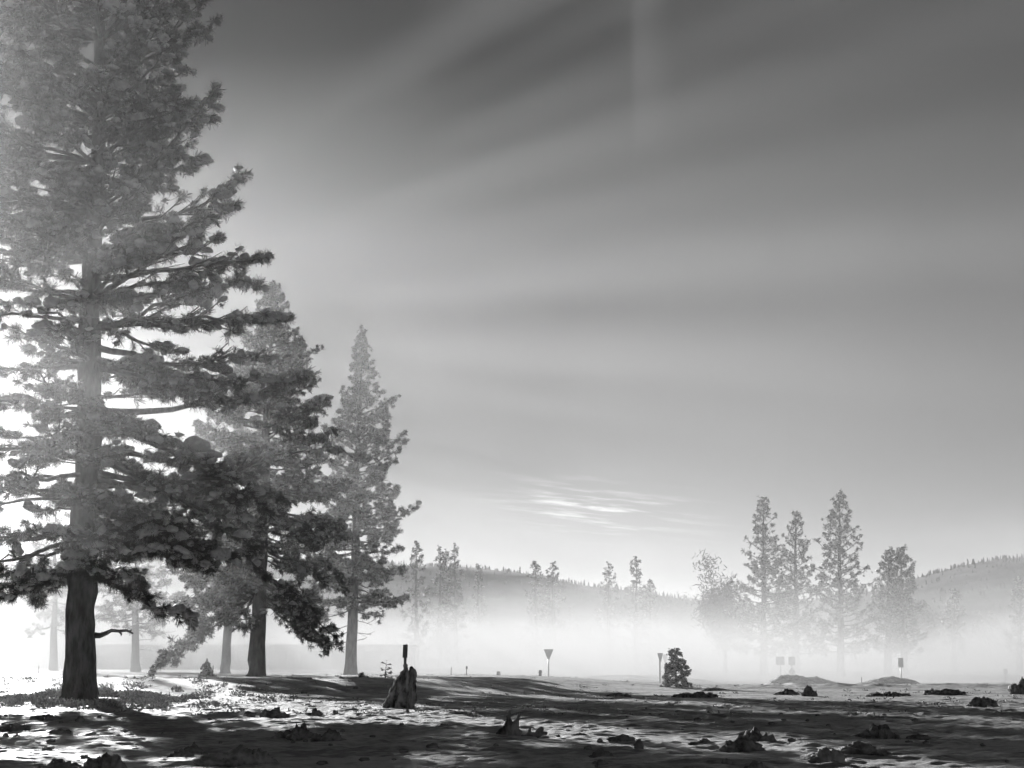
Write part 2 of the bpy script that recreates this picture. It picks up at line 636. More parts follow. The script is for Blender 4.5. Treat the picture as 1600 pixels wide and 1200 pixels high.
    V = np.stack([st - sd * .5, st + sd * .5, en + sd * .4, en - sd * .4], axis=2).reshape(-1, 3)
    k = np.arange(nt * needles)[:, None] * 4
    cr = mesh_obj('crown', V, np.concatenate([k, k + 1, k + 2, k + 3], axis=1), M['needle'], root)
    # snow resting on the tufts
    if snow > 0:
        sel = np.where(rng.rand(nt) < snow)[0]
        BV, BF = ICO[blob]
        ns = len(sel)
        sz = S[sel][:, None, None] * rng.uniform(.30, .74, (ns, 1, 1))
        nzv = 1 + 0.28 * rng.randn(ns, 1, len(BV)).transpose(0, 2, 1) * 0.5
        # low frequency lumpiness
        kd = rng.randn(ns, 3, 3)
        ph = rng.uniform(0, 6.28, (ns, 1, 3))
        low = np.sin(np.einsum('vk,nkj->nvj', BV, kd) * 2.2 + ph).sum(-1, keepdims=True) * 0.19
        BB = BV[None] * (nzv + low)
        sc = np.stack([rng.uniform(.85, 1.3, ns), rng.uniform(.85, 1.3, ns), rng.uniform(.55, .95, ns)], -1)[:, None, :]
        BB = BB * sc * sz
        el_ = 1 + np.abs(rng.randn(ns, 1, 1)) * .45          # drawn out along the twig
        along = np.einsum('nvj,nj->nv', BB, Dn[sel])[..., None] * Dn[sel][:, None, :]
        BB = BB + along * (el_ - 1)
        # slump along the branch
        BB[..., 2] -= 0.10 * (np.abs(BB[..., 0]) + np.abs(BB[..., 1]))
        BB += (C[sel] + np.array([0, 0, 1]) * (S[sel] * .22)[:, None])[:, None, :]
        kk = (np.arange(ns) * len(BV))[:, None, None]
        sn = mesh_obj('snow_load', BB.reshape(-1, 3), (BF[None] + kk).reshape(-1, 3), M[snow_mat], cr, True)
        sn['kind'] = 'stuff'
    print(name, 'tufts', nt)
    return root


def profile(tr, rr_, tl, rl):
    def f(t, az):
        w_ = (1 + math.cos(az)) / 2
        return float(np.interp(t, tr, rr_)) * w_ + float(np.interp(t, tl, rl)) * (1 - w_)
    return f


# --- the big pine on the left
DH = 60.0
hb = gpos(123, 1097, DH); hb.z = gz1(hb.x, hb.y)
ht = px(170, -330, DH)
PXM = F / DH                                      # photo pixels per metre here
Hh = ht.z - hb.z
zt = lambda y: px(150, y, DH).z - hb.z
c0 = zt(905)
tt = lambda y: (zt(y) - c0) / (Hh - c0)
RY = [930, 880, 800, 740, 660, 590, 520, 430, 330, 200, 100, 0, -150, -330]
RR = [70, 165, 235, 290, 300, 310, 295, 275, 215, 185, 165, 125, 85, 15]
LL = [150, 170, 200, 215, 175, 110, 85, 190, 280, 270, 240, 190, 110, 15]  # left crown hollowed at sun height, widened above, to shape the shafts
RT = [tt(y) for y in RY]
order = np.argsort(RT)
RT = [RT[i] for i in order]; RR = [RR[i] / PXM for i in order]; LL = [LL[i] / PXM for i in order]


def hero_bare(t, az):
    c = math.cos(az)
    if tt(650) < t < tt(440) and c < .1:
        return 0.5, 0.5
    if t < tt(500) and c < -0.1:
        return 0.42, 0.55
    if t < tt(600) and c > 0.2:
        return 1.25, 0.2
    return 1.05, 0.22


WY = np.array([890, 830, 772, 706, 642, 564, 511, 463, 405, 325, 255, 190, 125, 60, 0, -60, -115, -170, -220, -265, -300])


def hero_whorl(z0, az, s1, rng):
    zz = np.array([zt(v) for v in WY])
    i = int(np.argmin(abs(zz - z0)))
    yy = WY[i]
    if rng.rand() < (.08 if 320 < yy < 650 else .3):
        return z0, s1
    sl = float(np.clip((515 - yy) / 240, -.5, .62))  # right-hand whorls sloped away from the sun, leaving gaps for the shafts
    c = math.cos(az)
    return zz[i] + rng.randn() * .10, (sl * c if c > 0 else s1 * .5)


def hero_keep(p, rng):
    # tufts thinned in bands fanning out from the sun, cut to shape light shafts
    sl = (p[2] - CAMZ) / p[1] - math.tan(SUN_EL) / math.cos(SUN_AZ)
    dx = p[0] / p[1] - math.tan(SUN_AZ)
    if dx < .005: return True
    q = -sl / dx
    for c, w_ in ((-.62, .05), (-.31, .045), (-.09, .035), (.06, .03), (.38, .04)):
        if abs(q - c) < w_:
            return rng.rand() < .25
    return True


def ex(y0, side, length_px, s1, s2, dens=1.0, bf=.3, yaw=0.0):
    return (zt(y0), (0 if side > 0 else math.pi) + yaw, length_px / PXM, s1, s2, dens, bf)


extra = [
    ex(540, 1, 300, -.30, .22, 1.0, .45, -.1), ex(555, 1, 250, -.5, .2, 1.2, .3, -.4),
    ex(760, 1, 350, 0.0, .12, 1.1, .25, -.15), ex(640, 1, 340, -.05, .25, 1.0, .4, .2),
    ex(350, 1, 235, 0.08, .30, 1.0, .5, .1), ex(435, 1, 275, .05, .1, 1.1, .4, .0),
    ex(800, 1, 210, -.45, .05, 1.6, .2, -.3), ex(820, 1, 190, -.35, .0, 1.6, .15, .3), ex(790, 1, 225, -.30, .0, 1.6, .2, -.7),
    ex(815, 1, 170, -.4, .0, 1.8, .1, -1.1), ex(780, 1, 230, -.32, .05, 1.6, .2, .8),
    ex(735, 1, 290, -.2, .05, 1.5, .2, .25), ex(745, 1, 285, -.22, .05, 1.5, .2, -.3), ex(770, 1, 280, -.2, .0, 1.5, .2, .5), ex(700, 1, 300, -.15, .05, 1.4, .2, .0),
    ex(850, 1, 90, -.3, .0, 1.8, .1, -1.4), ex(805, 1, 215, -.3, .02, 1.8, .2, 0.1),
    ex(500, -1, 190, .05, -.1, .6, .45, .2), ex(570, -1, 230, -.08, .05, .4, .5, -.1), ex(675, -1, 210, -.25, .1, .5, .5, .1),
    ex(738, -1, 190, -.15, .1, .4, .55, -.2), ex(775, -1, 170, -.02, .08, .4, .5, .3), ex(835, -1, 210, -.45, .2, .3, .75, .0),
    ex(885, -1, 150, -.05, -.35, 1.9, .25, .15), ex(880, -1, 120, -.1, -.4, 1.8, .3, -.6), ex(895, -1, 110, -.1, -.3, 1.8, .25, .7),
]
hero = pine('pine_tree', hb, ht, 'huge dark snow-clumped pine filling the left edge, closest tree to the viewer', None, None, 3, c0, 300,
            tuft=.30, needles=52, nw=.018, snow=.5, blob=2, trunk_r=.58, prof=profile(RT, RR, RT, LL), k1=(-.22, .5), tip=.32,
            sub_n=11, bare=hero_bare, extra=extra, tube_k=6, whorl=hero_whorl, keep=hero_keep)
# broken dead limb sticking out of its bare trunk, towards the right
a = Acc()
bp = lambda x, y, dy=0.0: np.array(px(x, y, DH + dy)) - np.array(hb)
L1 = [bp(140, 992), bp(156, 993), bp(166, 989), bp(174, 985), bp(186, 986), bp(198, 985), bp(208, 990)]
tube(a, L1, [.14, .11, .09, .07, .06, .05, .03], 7)
tube(a, [bp(186, 986), bp(190, 991), bp(189, 994)], [.05, .04, .02], 5)
tube(a, [bp(203, 986), bp(206, 984)], [.04, .02], 5)
a.build('dead_branch', M['twig'], hero, True)
a = Acc()
tube(a, [bp(145, 906), bp(156, 907), bp(164, 908)], [.06, .045, .03], 6)
a.build('dead_branch', M['twig'], hero, True)


def simple_pine(xb, xt, ytop, D, label, group, rpts, crown_y, tr_px, seed, nb, tuft, needles, nw, gzv=None, **kw):
    b = px(xb, 1035, D); b = Vector((b.x, D, gz1(b.x, D)))
    t = px(xt, ytop, D)
    ppm = F / D
    z_of = lambda y: px(xb, y, D).z - b.z
    H_ = t.z - b.z
    cz = z_of(crown_y)
    T = [(z_of(y) - cz) / (H_ - cz) for y, l, r in rpts]
    o_ = np.argsort(T)
    T2 = [T[i] for i in o_]; Rr = [rpts[i][2] / ppm for i in o_]; Ll = [rpts[i][1] / ppm for i in o_]
    return pine('pine_tree', b, t, label, group, None, seed, cz, nb, tuft=tuft, needles=needles, nw=nw,
                trunk_r=tr_px / 2 / ppm, prof=profile(T2, Rr, T2, Ll), **kw)


G1 = None
# (y, left px, right px) crown half widths
simple_pine(401, 427, 440, 98, 'broad pine just right of the huge one, its lowest boughs sweeping down to the snow', G1,
            [(440, 6, 6), (520, 35, 40), (600, 80, 85), (700, 110, 115), (800, 120, 125), (880, 140, 135), (930, 130, 120), (960, 90, 90)],
            935, 25, 21, 190, .31, 36, .036, snow=.55, blob=1, k1=(-.45, .55), tip=.30, sub_n=10, droop_low=.35, tube_k=5,
            extra=[(px(400, 915, 98).z - .6, math.pi + .1, 6.4, -.75, -.10, 1.5, .35), (px(400, 925, 98).z - .6, math.pi - .35, 5.6, -.62, -.15, 1.3, .4),
                   (px(400, 930, 98).z - .6, 0.05, 5.0, -.55, -.12, 1.2, .2), (px(400, 905, 98).z - .6, -.3, 5.2, -.62, -.1, 1.2, .2),
                   (px(400, 925, 98).z - .6, 0.5, 4.6, -.75, -.05, 1.2, .25), (px(400, 890, 98).z - .6, -.7, 5.0, -.55, -.1, 1.2, .2)])
simple_pine(548, 566, 512, 116, 'slender tapering pine standing right of the broad one, thin bare twigs low on its trunk', G1,
            [(512, 4, 4), (560, 14, 16), (600, 26, 30), (660, 46, 66), (720, 62, 80), (790, 80, 88), (860, 86, 92), (930, 72, 76), (960, 50, 50)],
            955, 18, 35, 185, .27, 32, .034, snow=.5, blob=1, k1=(-.35, .75), tip=.35, sub_n=9, tube_k=5,
            stubs=[(px(0, 985, 116).z - .6, math.pi, 2.2, -.25), (px(0, 975, 116).z - .6, math.pi - .3, 2.8, -.35), (px(0, 1000, 116).z - .6, 0.1, 1.0, .1),
                   (px(0, 985, 116).z - .6, 0.2, 1.5, -.2), (px(0, 1003, 116).z - .6, math.pi + .2, 1.2, .05), (px(0, 965, 116).z - .6, .5, 1.6, -.3)])
simple_pine(352, 372, 640, 128, 'grey pine standing in mist close behind the broad pine, slim straight trunk', G1,
            [(640, 8, 8), (720, 40, 40), (820, 65, 65), (900, 75, 60), (970, 60, 40)],
            960, 14, 44, 60, .38, 16, .04, snow=.4, blob=1, k1=(-.3, .5), tip=.3, sub_n=8)
simple_pine(212, 214, 800, 148, 'pale pine dissolving in the bright mist right of the huge trunk', G1,
            [(800, 12, 12), (840, 45, 45), (880, 65, 65), (940, 75, 70), (990, 60, 60)],
            985, 13, 52, 60, .40, 16, .045, snow=.4, blob=1, k1=(-.35, .5), tip=.25, sub_n=8,
            stubs=[(px(0, 1015, 148).z, 0.1, 3.2, .35), (px(0, 1025, 148).z, .05, 1.4, .0)])
simple_pine(84, 88, 760, 165, 'faintest pine left of the huge trunk, almost lost in the glare', G1,
            [(760, 8, 8), (850, 45, 45), (940, 60, 60), (1000, 45, 45)],
            985, 12, 61, 45, .42, 14, .05, snow=.4, blob=1, k1=(-.3, .5), tip=.25, sub_n=8)

# --- pines across the flat, on the right
GR = [
    (1193, 1193, 778, 205, 'tall pine with a narrow pointed top, left of the three tall ones across the flat', [(778, 4, 4), (830, 20, 24), (870, 30, 34), (930, 48, 52), (990, 60, 60)], 71),
    (1243, 1243, 800, 225, 'slightly shorter paler pine between two taller ones across the flat', [(800, 4, 4), (840, 16, 18), (880, 26, 28), (930, 36, 44), (990, 55, 50)], 72),
    (1313, 1311, 770, 200, 'tallest and darkest pine across the flat, side branches lifting on the right', [(770, 4, 4), (810, 20, 22), (860, 34, 38), (900, 46, 46), (940, 60, 62), (1000, 60, 60)], 73),
    (1386, 1389, 860, 215, 'short pine, left one of a close pair with rounded tops', [(860, 5, 5), (900, 18, 14), (950, 28, 24), (1010, 30, 30)], 74),
    (1412, 1407, 857, 212, 'short pine, right one of a close pair with rounded tops', [(857, 5, 5), (900, 15, 22), (950, 26, 32), (1010, 34, 34)], 75),
]
for xb, xt, yt, D, lab, rp, sd in GR:
    simple_pine(xb, xt, yt, D, lab, 'pines across the flat', rp, 1022, 12, sd, 100, .42, 12, .06, snow=.5, blob=1, k1=(-.15, .8), tip=.4, sub_n=7, nfill=2)
FARL = [
    (651, 650, 846, 240, 'small pine rising over the hill nearest the slender pine', [(846, 3, 3), (880, 12, 12), (930, 22, 22), (1000, 25, 25)], 81),
    (687, 688, 854, 260, 'thin pine, left of a tight trio above the hill', [(854, 3, 3), (885, 10, 10), (940, 18, 18), (1000, 22, 22)], 82),
    (699, 697, 858, 265, 'thin pine, middle and shortest of a tight trio above the hill', [(860, 3, 3), (885, 9, 9), (940, 16, 16), (1000, 22, 22)], 83),
    (712, 711, 850, 255, 'thin pine, right and tallest of a tight trio above the hill', [(850, 3, 3), (885, 10, 10), (940, 18, 18), (1000, 22, 22)], 84),
    (837, 837, 878, 270, 'faint pine above the misty slope, left of a pair behind the inverted triangle sign', [(878, 3, 3), (905, 12, 12), (940, 16, 16), (1000, 22, 22)], 85),
    (865, 864, 880, 272, 'faint pine above the misty slope, right of a pair behind the inverted triangle sign', [(880, 3, 3), (905, 12, 12), (940, 18, 18), (1000, 22, 22)], 86),
    (952, 951, 882, 290, 'pale pine left of the spiky one over the lowest part of the hill', [(882, 3, 3), (915, 13, 13), (960, 20, 20), (1010, 22, 22)], 87),
    (994, 994, 870, 262, 'spiky pale pine over the lowest part of the hill', [(870, 3, 3), (905, 12, 12), (960, 18, 18), (1010, 22, 22)], 88),
    (1016, 1015, 906, 275, 'lower pale pine leaning against the right side of the spiky one', [(906, 3, 3), (935, 10, 10), (980, 18, 18), (1010, 22, 22)], 89),
    (1490, 1491, 922, 245, 'dim pine in front of the right hill, alone in the mist', [(922, 3, 3), (950, 12, 12), (1000, 22, 22)], 90),
    (1592, 1594, 905, 225, 'dim pine cut by the right edge of the view, before the hill', [(905, 4, 4), (940, 16, 16), (1000, 26, 26)], 91),
    (748, 748, 884, 320, 'tiny lone pine top on the hill crest', [(884, 3, 3), (900, 6, 6), (960, 14, 14), (1010, 16, 16)], 92),
]
for xb, xt, yt, D, lab, rp, sd in FARL:
    simple_pine(xb, xt, yt, D, lab, 'small pines in the distance', rp, 1020, 9, sd, 42, .48, 10, .08, snow=.4, blob=1, k1=(-.1, .8), tip=.4, sub_n=6, nfill=2)


def round_tree(xb, ytop, D, wpx, label, seed, group):
    """bare-ish broad bushy tree: forking limbs and a cloud of fine twigs"""
    rng = np.random.RandomState(seed)
    b = px(xb, 1035, D); b = Vector((b.x, D, gz1(b.x, D)))
    H_ = px(xb, ytop, D).z - b.z
    Wd = wpx / (F / D)
    root = empty('bushy_tree', b); tag(root, label, 'tree', group)
    a = Acc(); tw = Acc()
    tube(a, [(0, 0, -.2), (.1, 0, H_ * .15), (0, .1, H_ * .35)], [.28, .22, .18], 8)
    tipsL = []
    for q in range(16):
        az_ = q * 2.4; zz = H_ * rng.uniform(.12, .35)
        rr2 = Wd * rng.uniform(.35, 1.0); ze = H_ * rng.uniform(.2, .98) * (1 - 0.25 * (rr2 / Wd) ** 2)
        e = np.array([rr2 * math.cos(az_), rr2 * math.sin(az_), ze]); s_ = np.array([0, 0, zz])
        mid = (s_ + e) / 2 + np.array([0, 0, .1 * H_]) * rng.rand()
        tube(a, [s_, mid, e], [.11, .07, .03], 5)
        tipsL += [e, mid * .4 + e * .6, mid]
    a.build('trunk', M['bark'], root, True)
    T = np.array(tipsL)
    n = 8000
    c = T[rng.randint(len(T), size=n)] + rng.randn(n, 3) * np.array([.9, .9, .8])
    c[:, 2] = np.clip(c[:, 2], H_ * .12, H_ * 1.02)
    d = rng.randn(n, 3) * [1, 1, .8] + [0, 0, .5]; d /= np.linalg.norm(d, axis=1, keepdims=True)
    ln = rng.uniform(.3, .8, n)[:, None]
    sd_ = np.cross(d, rng.randn(n, 3)); sd_ /= np.linalg.norm(sd_, axis=1, keepdims=True); sd_ *= .07
    V = np.stack([c - sd_, c + sd_, c + d * ln + sd_ * .4, c + d * ln - sd_ * .4], 1).reshape(-1, 3)
    k = np.arange(n)[:, None] * 4
    mesh_obj('crown', V, np.concatenate([k, k + 1, k + 2, k + 3], 1), M['twigs'], root)
    return root


round_tree(1133, 848, 222, 40, 'broad bushy frosted tree left of the tall pines across the flat', 7, None)
round_tree(1065, 915, 290, 26, 'low round bushy tree, pale in the mist left of the broad one', 8, None)
round_tree(1440, 930, 260, 26, 'low frosted bushy tree between the close pair of pines and the hill', 9, None)

# misty band of trees along the far side: copies of a few individuals
proto = [bpy.data.objects[n] for n in ('pine_tree',)]
roots = [o for o in COL.objects if o.type == 'EMPTY' and o.get('group') == 'small pines in the distance']


def copy_tree(o, parent=None):
    c = o.copy()
    COL.objects.link(c)
    c.parent = parent
    for ch in list(o.children):
        copy_tree(ch, c)
    return c


rng = np.random.RandomState(77)
for q in range(46):
    src = roots[q % len(roots)]
    c = copy_tree(src)
    D = rng.uniform(300, 430)
    xp = 560 + (q + rng.rand()) / 46 * 1100
    p = px(xp, 1035, D)
    c.location = (p.x, D, gz1(p.x, D) - .2)
    s = rng.uniform(.45, .75)
    c.scale = (s * 1.25, s * 1.25, s)
    c.rotation_euler = (0, 0, rng.uniform(0, 6.28))
    c['label'] = 'dim low pine in the misty belt of trees at the foot of the hills'
    c['group'] = 'misty belt of pines'

exec_small = True
# ------------------------------------------------------------------ small things
def blobby(name, loc, parts_, m, label, cat, vox=0.03, group=None, disp=0.03, dsc=6.0, seed=0, parent=None):
    """union of tapered limbs and lumps, voxel-remeshed into one skin and roughened.
    parts_: (points, radii)"""
    a = Acc()
    for pts, rad in parts_:
        tube(a, pts, rad, 12)
        BV, BF = ICO[2]
        for e in (0, -1):
            a.add(BV * np.broadcast_to(rad, (len(pts),))[e] * .98 + np.array(pts[e]), BF)
    o = a.build(name, m, parent, True, None if parent else loc)
    if parent: o.location = (0, 0, 0)
    r = o.modifiers.new('remesh', 'REMESH'); r.mode = 'VOXEL'; r.voxel_size = vox; r.use_smooth_shade = True
    tx = bpy.data.textures.new(name + '_rough', 'CLOUDS'); tx.noise_scale = 1.0 / dsc; tx.noise_depth = 3
    dm = o.modifiers.new('rough', 'DISPLACE'); dm.texture = tx; dm.strength = disp * 2.2; dm.mid_level = .5; dm.texture_coords = 'GLOBAL'
    if label: tag(o, label, cat, group)
    return o


# leaning split stump with a marker post behind it
sp = gpos(622, 1104)
D = sp.y
q = lambda x, y, dy=0.0: tuple(np.array(px(x, y, D + dy)) - np.array(sp))
ppm = F / D
blobby('split_stump', sp, [
    ([q(614, 1112), q(620, 1090), q(628, 1066), q(634, 1048), q(633, 1041)], [.36, .30, .22, .11, .07]),
    ([q(634, 1112, -.1), q(637, 1090, -.1), q(642, 1062, -.1), q(645, 1047, -.1)], [.30, .27, .17, .10]),
    ([q(605, 1112, -.2), q(612, 1092, -.1), q(622, 1068)], [.22, .17, .12]),
    ([q(626, 1112, -.4), q(630, 1085, -.3)], [.26, .12]),
], M['stump'], 'dark frosted stump split in two prongs, leaning right on the lit snow', 'stump', vox=.024, disp=.075, dsc=6)
mp_ = gpos(633, 1104); mp_.y += .9; D2 = mp_.y
mr = empty('marker_post', (px(633, 1035, D2).x, D2, gz1(mp_.x, D2)))
tag(mr, 'slim marker post with a flat narrow plate, standing up behind the split stump', 'post')
zq = lambda y: px(633, y, D2).z - mr.location.z
a = Acc(); boxp(a, -.045, .045, -.02, .02, -.3, zq(1015)); a.build('post', M['wood'], mr)
a = Acc(); prism(a, [(-.085, zq(1028)), (.075, zq(1028)), (.085, zq(1008)), (.06, zq(1006.5)), (-.07, zq(1007.5)), (-.075, zq(1012))], -.055, -.022); a.build('plate', M['wood'], mr)

# forked snag near the middle
fp = gpos(800, 1145); D = fp.y
q = lambda x, y, dy=0.0: tuple(np.array(px(x, y, D + dy)) - np.array(fp))
blobby('forked_snag', fp, [
    ([q(795, 1150), q(795, 1135), q(794, 1122), q(796, 1110)], [.14, .10, .05, .028]),
    ([q(801, 1150), q(803, 1136), q(808, 1126), q(812, 1115)], [.15, .11, .045, .028]),
    ([q(778, 1146), q(787, 1141), q(795, 1132)], [.05, .07, .07]),
    ([q(800, 1149), q(812, 1145)], [.08, .05]),
], M['stump'], 'small snow-dusted snag with two upright prongs in the lit strip of snow', 'snag', vox=.014, disp=.03, dsc=9)
fp2 = gpos(843, 1147); D = fp2.y
blobby('snag_piece', fp2, [
    ([q(826, 1146), q(828, 1139)], [.05, .03]), ([q(815, 1149), q(838, 1147), q(853, 1146)], [.03, .05, .04]), ([q(842, 1146), q(846, 1139)], [.08, .05]),
], M['clod'], 'knobbly broken wood piece lying just right of the forked snag', 'wood', vox=.014, disp=.03, dsc=9)
bpy.data.objects['snag_piece'].location = fp

# snow-laden young tree
def young(xb, yb, ytop, D, label, seed, lobes, wpx, sag=.9):
    rng = np.random.RandomState(seed)
    b = px(xb, yb, D); b.z = gz1(b.x, D)
    H_ = px(xb, ytop, D).z - b.z; Wd = wpx / (F / D)
    root = empty('young_pine', b); tag(root, label, 'tree')
    a = Acc(); tube(a, [(0, 0, -.1), (0, 0, H_ * .5), (.02 * H_, 0, H_ * .97)], [.06 * H_ / 2.4, .04 * H_ / 2.4, .015], 6)
    a.build('trunk', M['bark'], root, True)
    s = Acc(); ndl = Acc()
    BV, BF = ICO[2]
    nd_st = []; nd_d = []
    for i in range(lobes):
        t = (i + .5) / lobes
        z0 = H_ * (.12 + .80 * t); az_ = i * 2.4 + rng.uniform(-.5, .5)
        L = Wd * ((1 - t) ** .6 * rng.uniform(.75, 1.1) + .12)
        m_ = 6; ss = np.linspace(0, 1, m_)
        lift = rng.uniform(.2, .8)
        P = np.stack([ss * L * math.cos(az_), ss * L * math.sin(az_), np.maximum(z0 + L * (lift * ss - (sag + lift * .6) * ss ** 2), .05)], -1)
        r = (L * .21 + .07 * H_ / 2.4) * rng.uniform(.7, 1.15)
        tube(a, P, .012, 4)
        for j in range(1, m_):
            rr3 = r * rng.uniform(.8, 1.1) * (1 - .35 * ss[j])
            kd = rng.randn(3, 3) * 2
            BB = BV * (1 + .14 * np.sin(BV @ kd + rng.uniform(0, 6, 3)).sum(-1, keepdims=True)) * np.array([1.1, 1.1, .85]) * rr3 + P[j]
            s.add(BB, BF)
            for e in range(22):
                d = rng.randn(3); d /= np.linalg.norm(d); d[2] -= .4
                nd_st.append(P[j] + d * rr3 * .6); nd_d.append(d * rr3 * .8)
    for z_, r_ in ((.93, .05), (1.0, .04)):
        s.add(BV * (1 + .1 * rng.randn(len(BV), 1)) * H_ * r_ * [1, 1, 1.3] + [.02 * H_, 0, H_ * z_], BF)
    st = np.array(nd_st); dd = np.array(nd_d)
    sd_ = np.cross(dd, rng.randn(*dd.shape)); sd_ /= np.linalg.norm(sd_, axis=1, keepdims=True); sd_ *= .012
    V = np.stack([st - sd_, st + sd_, st + dd], 1).reshape(-1, 3)
    k = np.arange(len(st))[:, None] * 3
    cr = mesh_obj('crown', V, np.concatenate([k, k + 1, k + 2], 1), M['needle'], root)
    s.build('snow_load', M['snowdark'], cr, True)
    return root


yb_ = px(1057, 1076, 90); yb_.z = gz1(yb_.x, 90)
yt_ = px(1055, 1013, 90)
pine('young_pine', yb_, yt_, 'young pine bowed under heavy snow, alone in the middle right beside a narrow triangle sign', None, None, 41, .12, 44,
     tuft=.12, needles=26, nw=.014, snow=.95, blob=2, trunk_r=.05, prof=lambda t, az: 1.05 * (1 - t) ** .75 + .10, k1=(-.1, .5), tip=-.75,
     sub_n=26, tube_k=5, nfill=3, snow_mat='snowdark')
yb_ = px(602, 1061, 88); yb_.z = gz1(yb_.x, 88)
pine('young_pine', yb_, yb_ + Vector((.05, 0, .98)), 'tiny spindly sapling left of the leaning stump', None, None, 44, .08, 12,
     tuft=.07, needles=18, nw=.010, snow=.7, blob=1, trunk_r=.02, prof=lambda t, az: .42 * (1 - t) ** .4, k1=(-.2, .6), tip=-.2,
     sub_n=30, tube_k=5, nfill=1, snow_mat='snowdark')
young(566, 1059, 1050, 90, 'tiny bent seedling by the foot of the slender pine', 9, 6, 10, .5)
young(322, 1060, 1030, 97, 'snow-buried bush shaped like a cone beside the slim grey trunk', 12, 16, 15, 1.2)

# signs
def sign(xp, D, ybase, ytop_, heads, label, cat='road sign', rz=0.0, pw=.05, zb=None):
    p = px(xp, 1035, D); z0 = gz1(p.x, D) if zb is None else zb
    root = empty('road_sign', (p.x, D, z0), rz); tag(root, label, cat)
    Z_ = lambda y: px(xp, y, D).z - z0
    a = Acc(); prism(a, [(-pw, -.6), (pw, -.6), (pw, Z_(ytop_)), (-pw, Z_(ytop_))], -.04, .04)
    a.build('post', M['metal'], root)
    for hd in heads:
        a = Acc()
        kind, yt_, yb_, wpx = hd
        hw = wpx / 2 / (F / D); z1, z2 = Z_(yt_), Z_(yb_)
        if kind == 'yield':
            pl = [(-hw, z1), (-hw * .93, z1 + .03), (hw * .93, z1 + .03), (hw, z1), (hw * .12, z2), (-hw * .12, z2)][::-1]
        elif kind == 'rect':
            pl = [(-hw, z2), (hw, z2), (hw, z1), (-hw, z1)]
        else:
            zm = (z1 + z2) / 2
            pl = [(0, z2), (hw, zm), (0, z1), (-hw, zm)]
        prism(a, pl, -.075, -.043)
        a.build('sign_plate', M['metal'], root)
    return root


sign(857, 122, 1062, 1016, [('yield', 1015, 1031, 15)], 'inverted triangle sign on a tall post, the clearest one at the centre', rz=.12)
sign(1031, 118, 1062, 1022, [('yield', 1021, 1036, 10)], 'narrow inverted triangle sign seen edgewise, beside the snow-laden young pine', rz=.5)
sign(1039, 150, 1062, 1024, [('yield', 1023, 1038, 10)], 'very pale inverted triangle sign half hidden by the young pine', rz=.4, pw=.03)
sign(1219, 150, 1062, 1027, [('rect', 1026, 1039, 13)], 'square sign on a thin post, left of the pair by the snow bank')
sign(1237, 148, 1062, 1027, [('rect', 1026, 1039, 10), ('diamond', 1042, 1057, 11)], 'square plate over a diamond plate on one post above the snow bank')
sign(1407, 124, 1075, 1029, [('rect', 1028, 1043, 8)], 'narrow upright sign leaning slightly, alone on the right')
sign(1570, 160, 1070, 1046, [('rect', 1045, 1056, 6)], 'barely visible short sign in the mist near the right edge', pw=.07)


def stake(xp, ytop_, D, label, wpx, cat='post', m='wood', head=None):
    p = px(xp, 1035, D); z0 = gz1(p.x, D)
    H_ = px(xp, ytop_, D).z - z0; r = wpx / 2 / (F / D)
    root = empty('marker_stake', (p.x, D, z0)); tag(root, label, cat)
    a = Acc(); tube(a, [(0, 0, -.2), (0, 0, H_ * .5), (0.01, 0, H_)], [r, r, r * .8], 6); a.build('post', M[m], root)
    if head:
        a = Acc(); tube(a, [(0.01, 0, H_ * head[0]), (.01, 0, H_ * head[0] + .02), (.01, 0, H_ * 1.01)], [r * .8, r * head[1], r * head[1] * .7], 8); a.build('cap', M[m], root)
    return root


stake(729, 1041, 115, 'thin reflector stake left of the central triangle sign', 1.6, head=(.7, 2.0))
stake(844, 1047, 112, 'short stubby bollard at the foot of the central triangle sign', 5, head=(.55, 1.15))
stake(779, 1049, 125, 'stubby pale box-like marker between the stake and the central sign', 7, cat='marker')
stake(705, 1042, 112, 'thin short stake just right of the leaning stump', 1.2)
stake(1345, 1058, 118, 'little crooked stake between the snow banks', 1.4)
stake(333, 1040, 96, 'thin stake beside the snow-buried cone bush', 1.5)
stake(61, 1040, 120, 'pale thin stake in the glare left of the huge trunk', 1.5)

# snow banks
def bank(xc, D, wpx, hpx, label, seed, skew=0.0):
    rng = np.random.RandomState(seed)
    p = px(xc, 1035, D); z0 = gz1(p.x, D)
    Wm = wpx / (F / D) / 2; Hm = hpx / (F / D)
    n = 60
    u, v = np.meshgrid(np.linspace(-1, 1, n), np.linspace(-1, 1, n))
    r = np.sqrt((u - skew * (1 - u * u)) ** 2 + v ** 2)
    hgt = np.clip(1 - r ** 1.6, -0.05, 1) ** 1.0
    hgt = np.where(r < 1, (1 - np.clip(r, 0, 1) ** 1.7), -0.1)
    ns = fbm(u * 6 + seed * 10, v * 6, 2.0, 5)
    zz = Hm * (hgt * (1 + .35 * ns)) + .14 * Hm * fbm(u * 20 + seed, v * 20, 2.0, 4) * (r < 1) - .05
    V = np.stack([u * Wm, v * Wm * .8, zz], -1).reshape(-1, 3)
    ii = (np.arange(n - 1)[:, None] * n + np.arange(n - 1)[None, :]).ravel()
    o = mesh_obj('snow_bank', V, np.stack([ii, ii + 1, ii + n + 1, ii + n], -1), M['ground'], None, True, (p.x, D, z0))
    tag(o, label, 'snow bank')


bank(1258, 118, 130, 17, 'long grey snow bank below the pair of square signs', 3, -.25)
bank(1385, 112, 110, 13, 'lower grey snow bank at the foot of the lone narrow sign', 5, .15)
bank(980, 150, 260, 9, 'low pale snow bank beyond the central triangle sign', 8, 0)

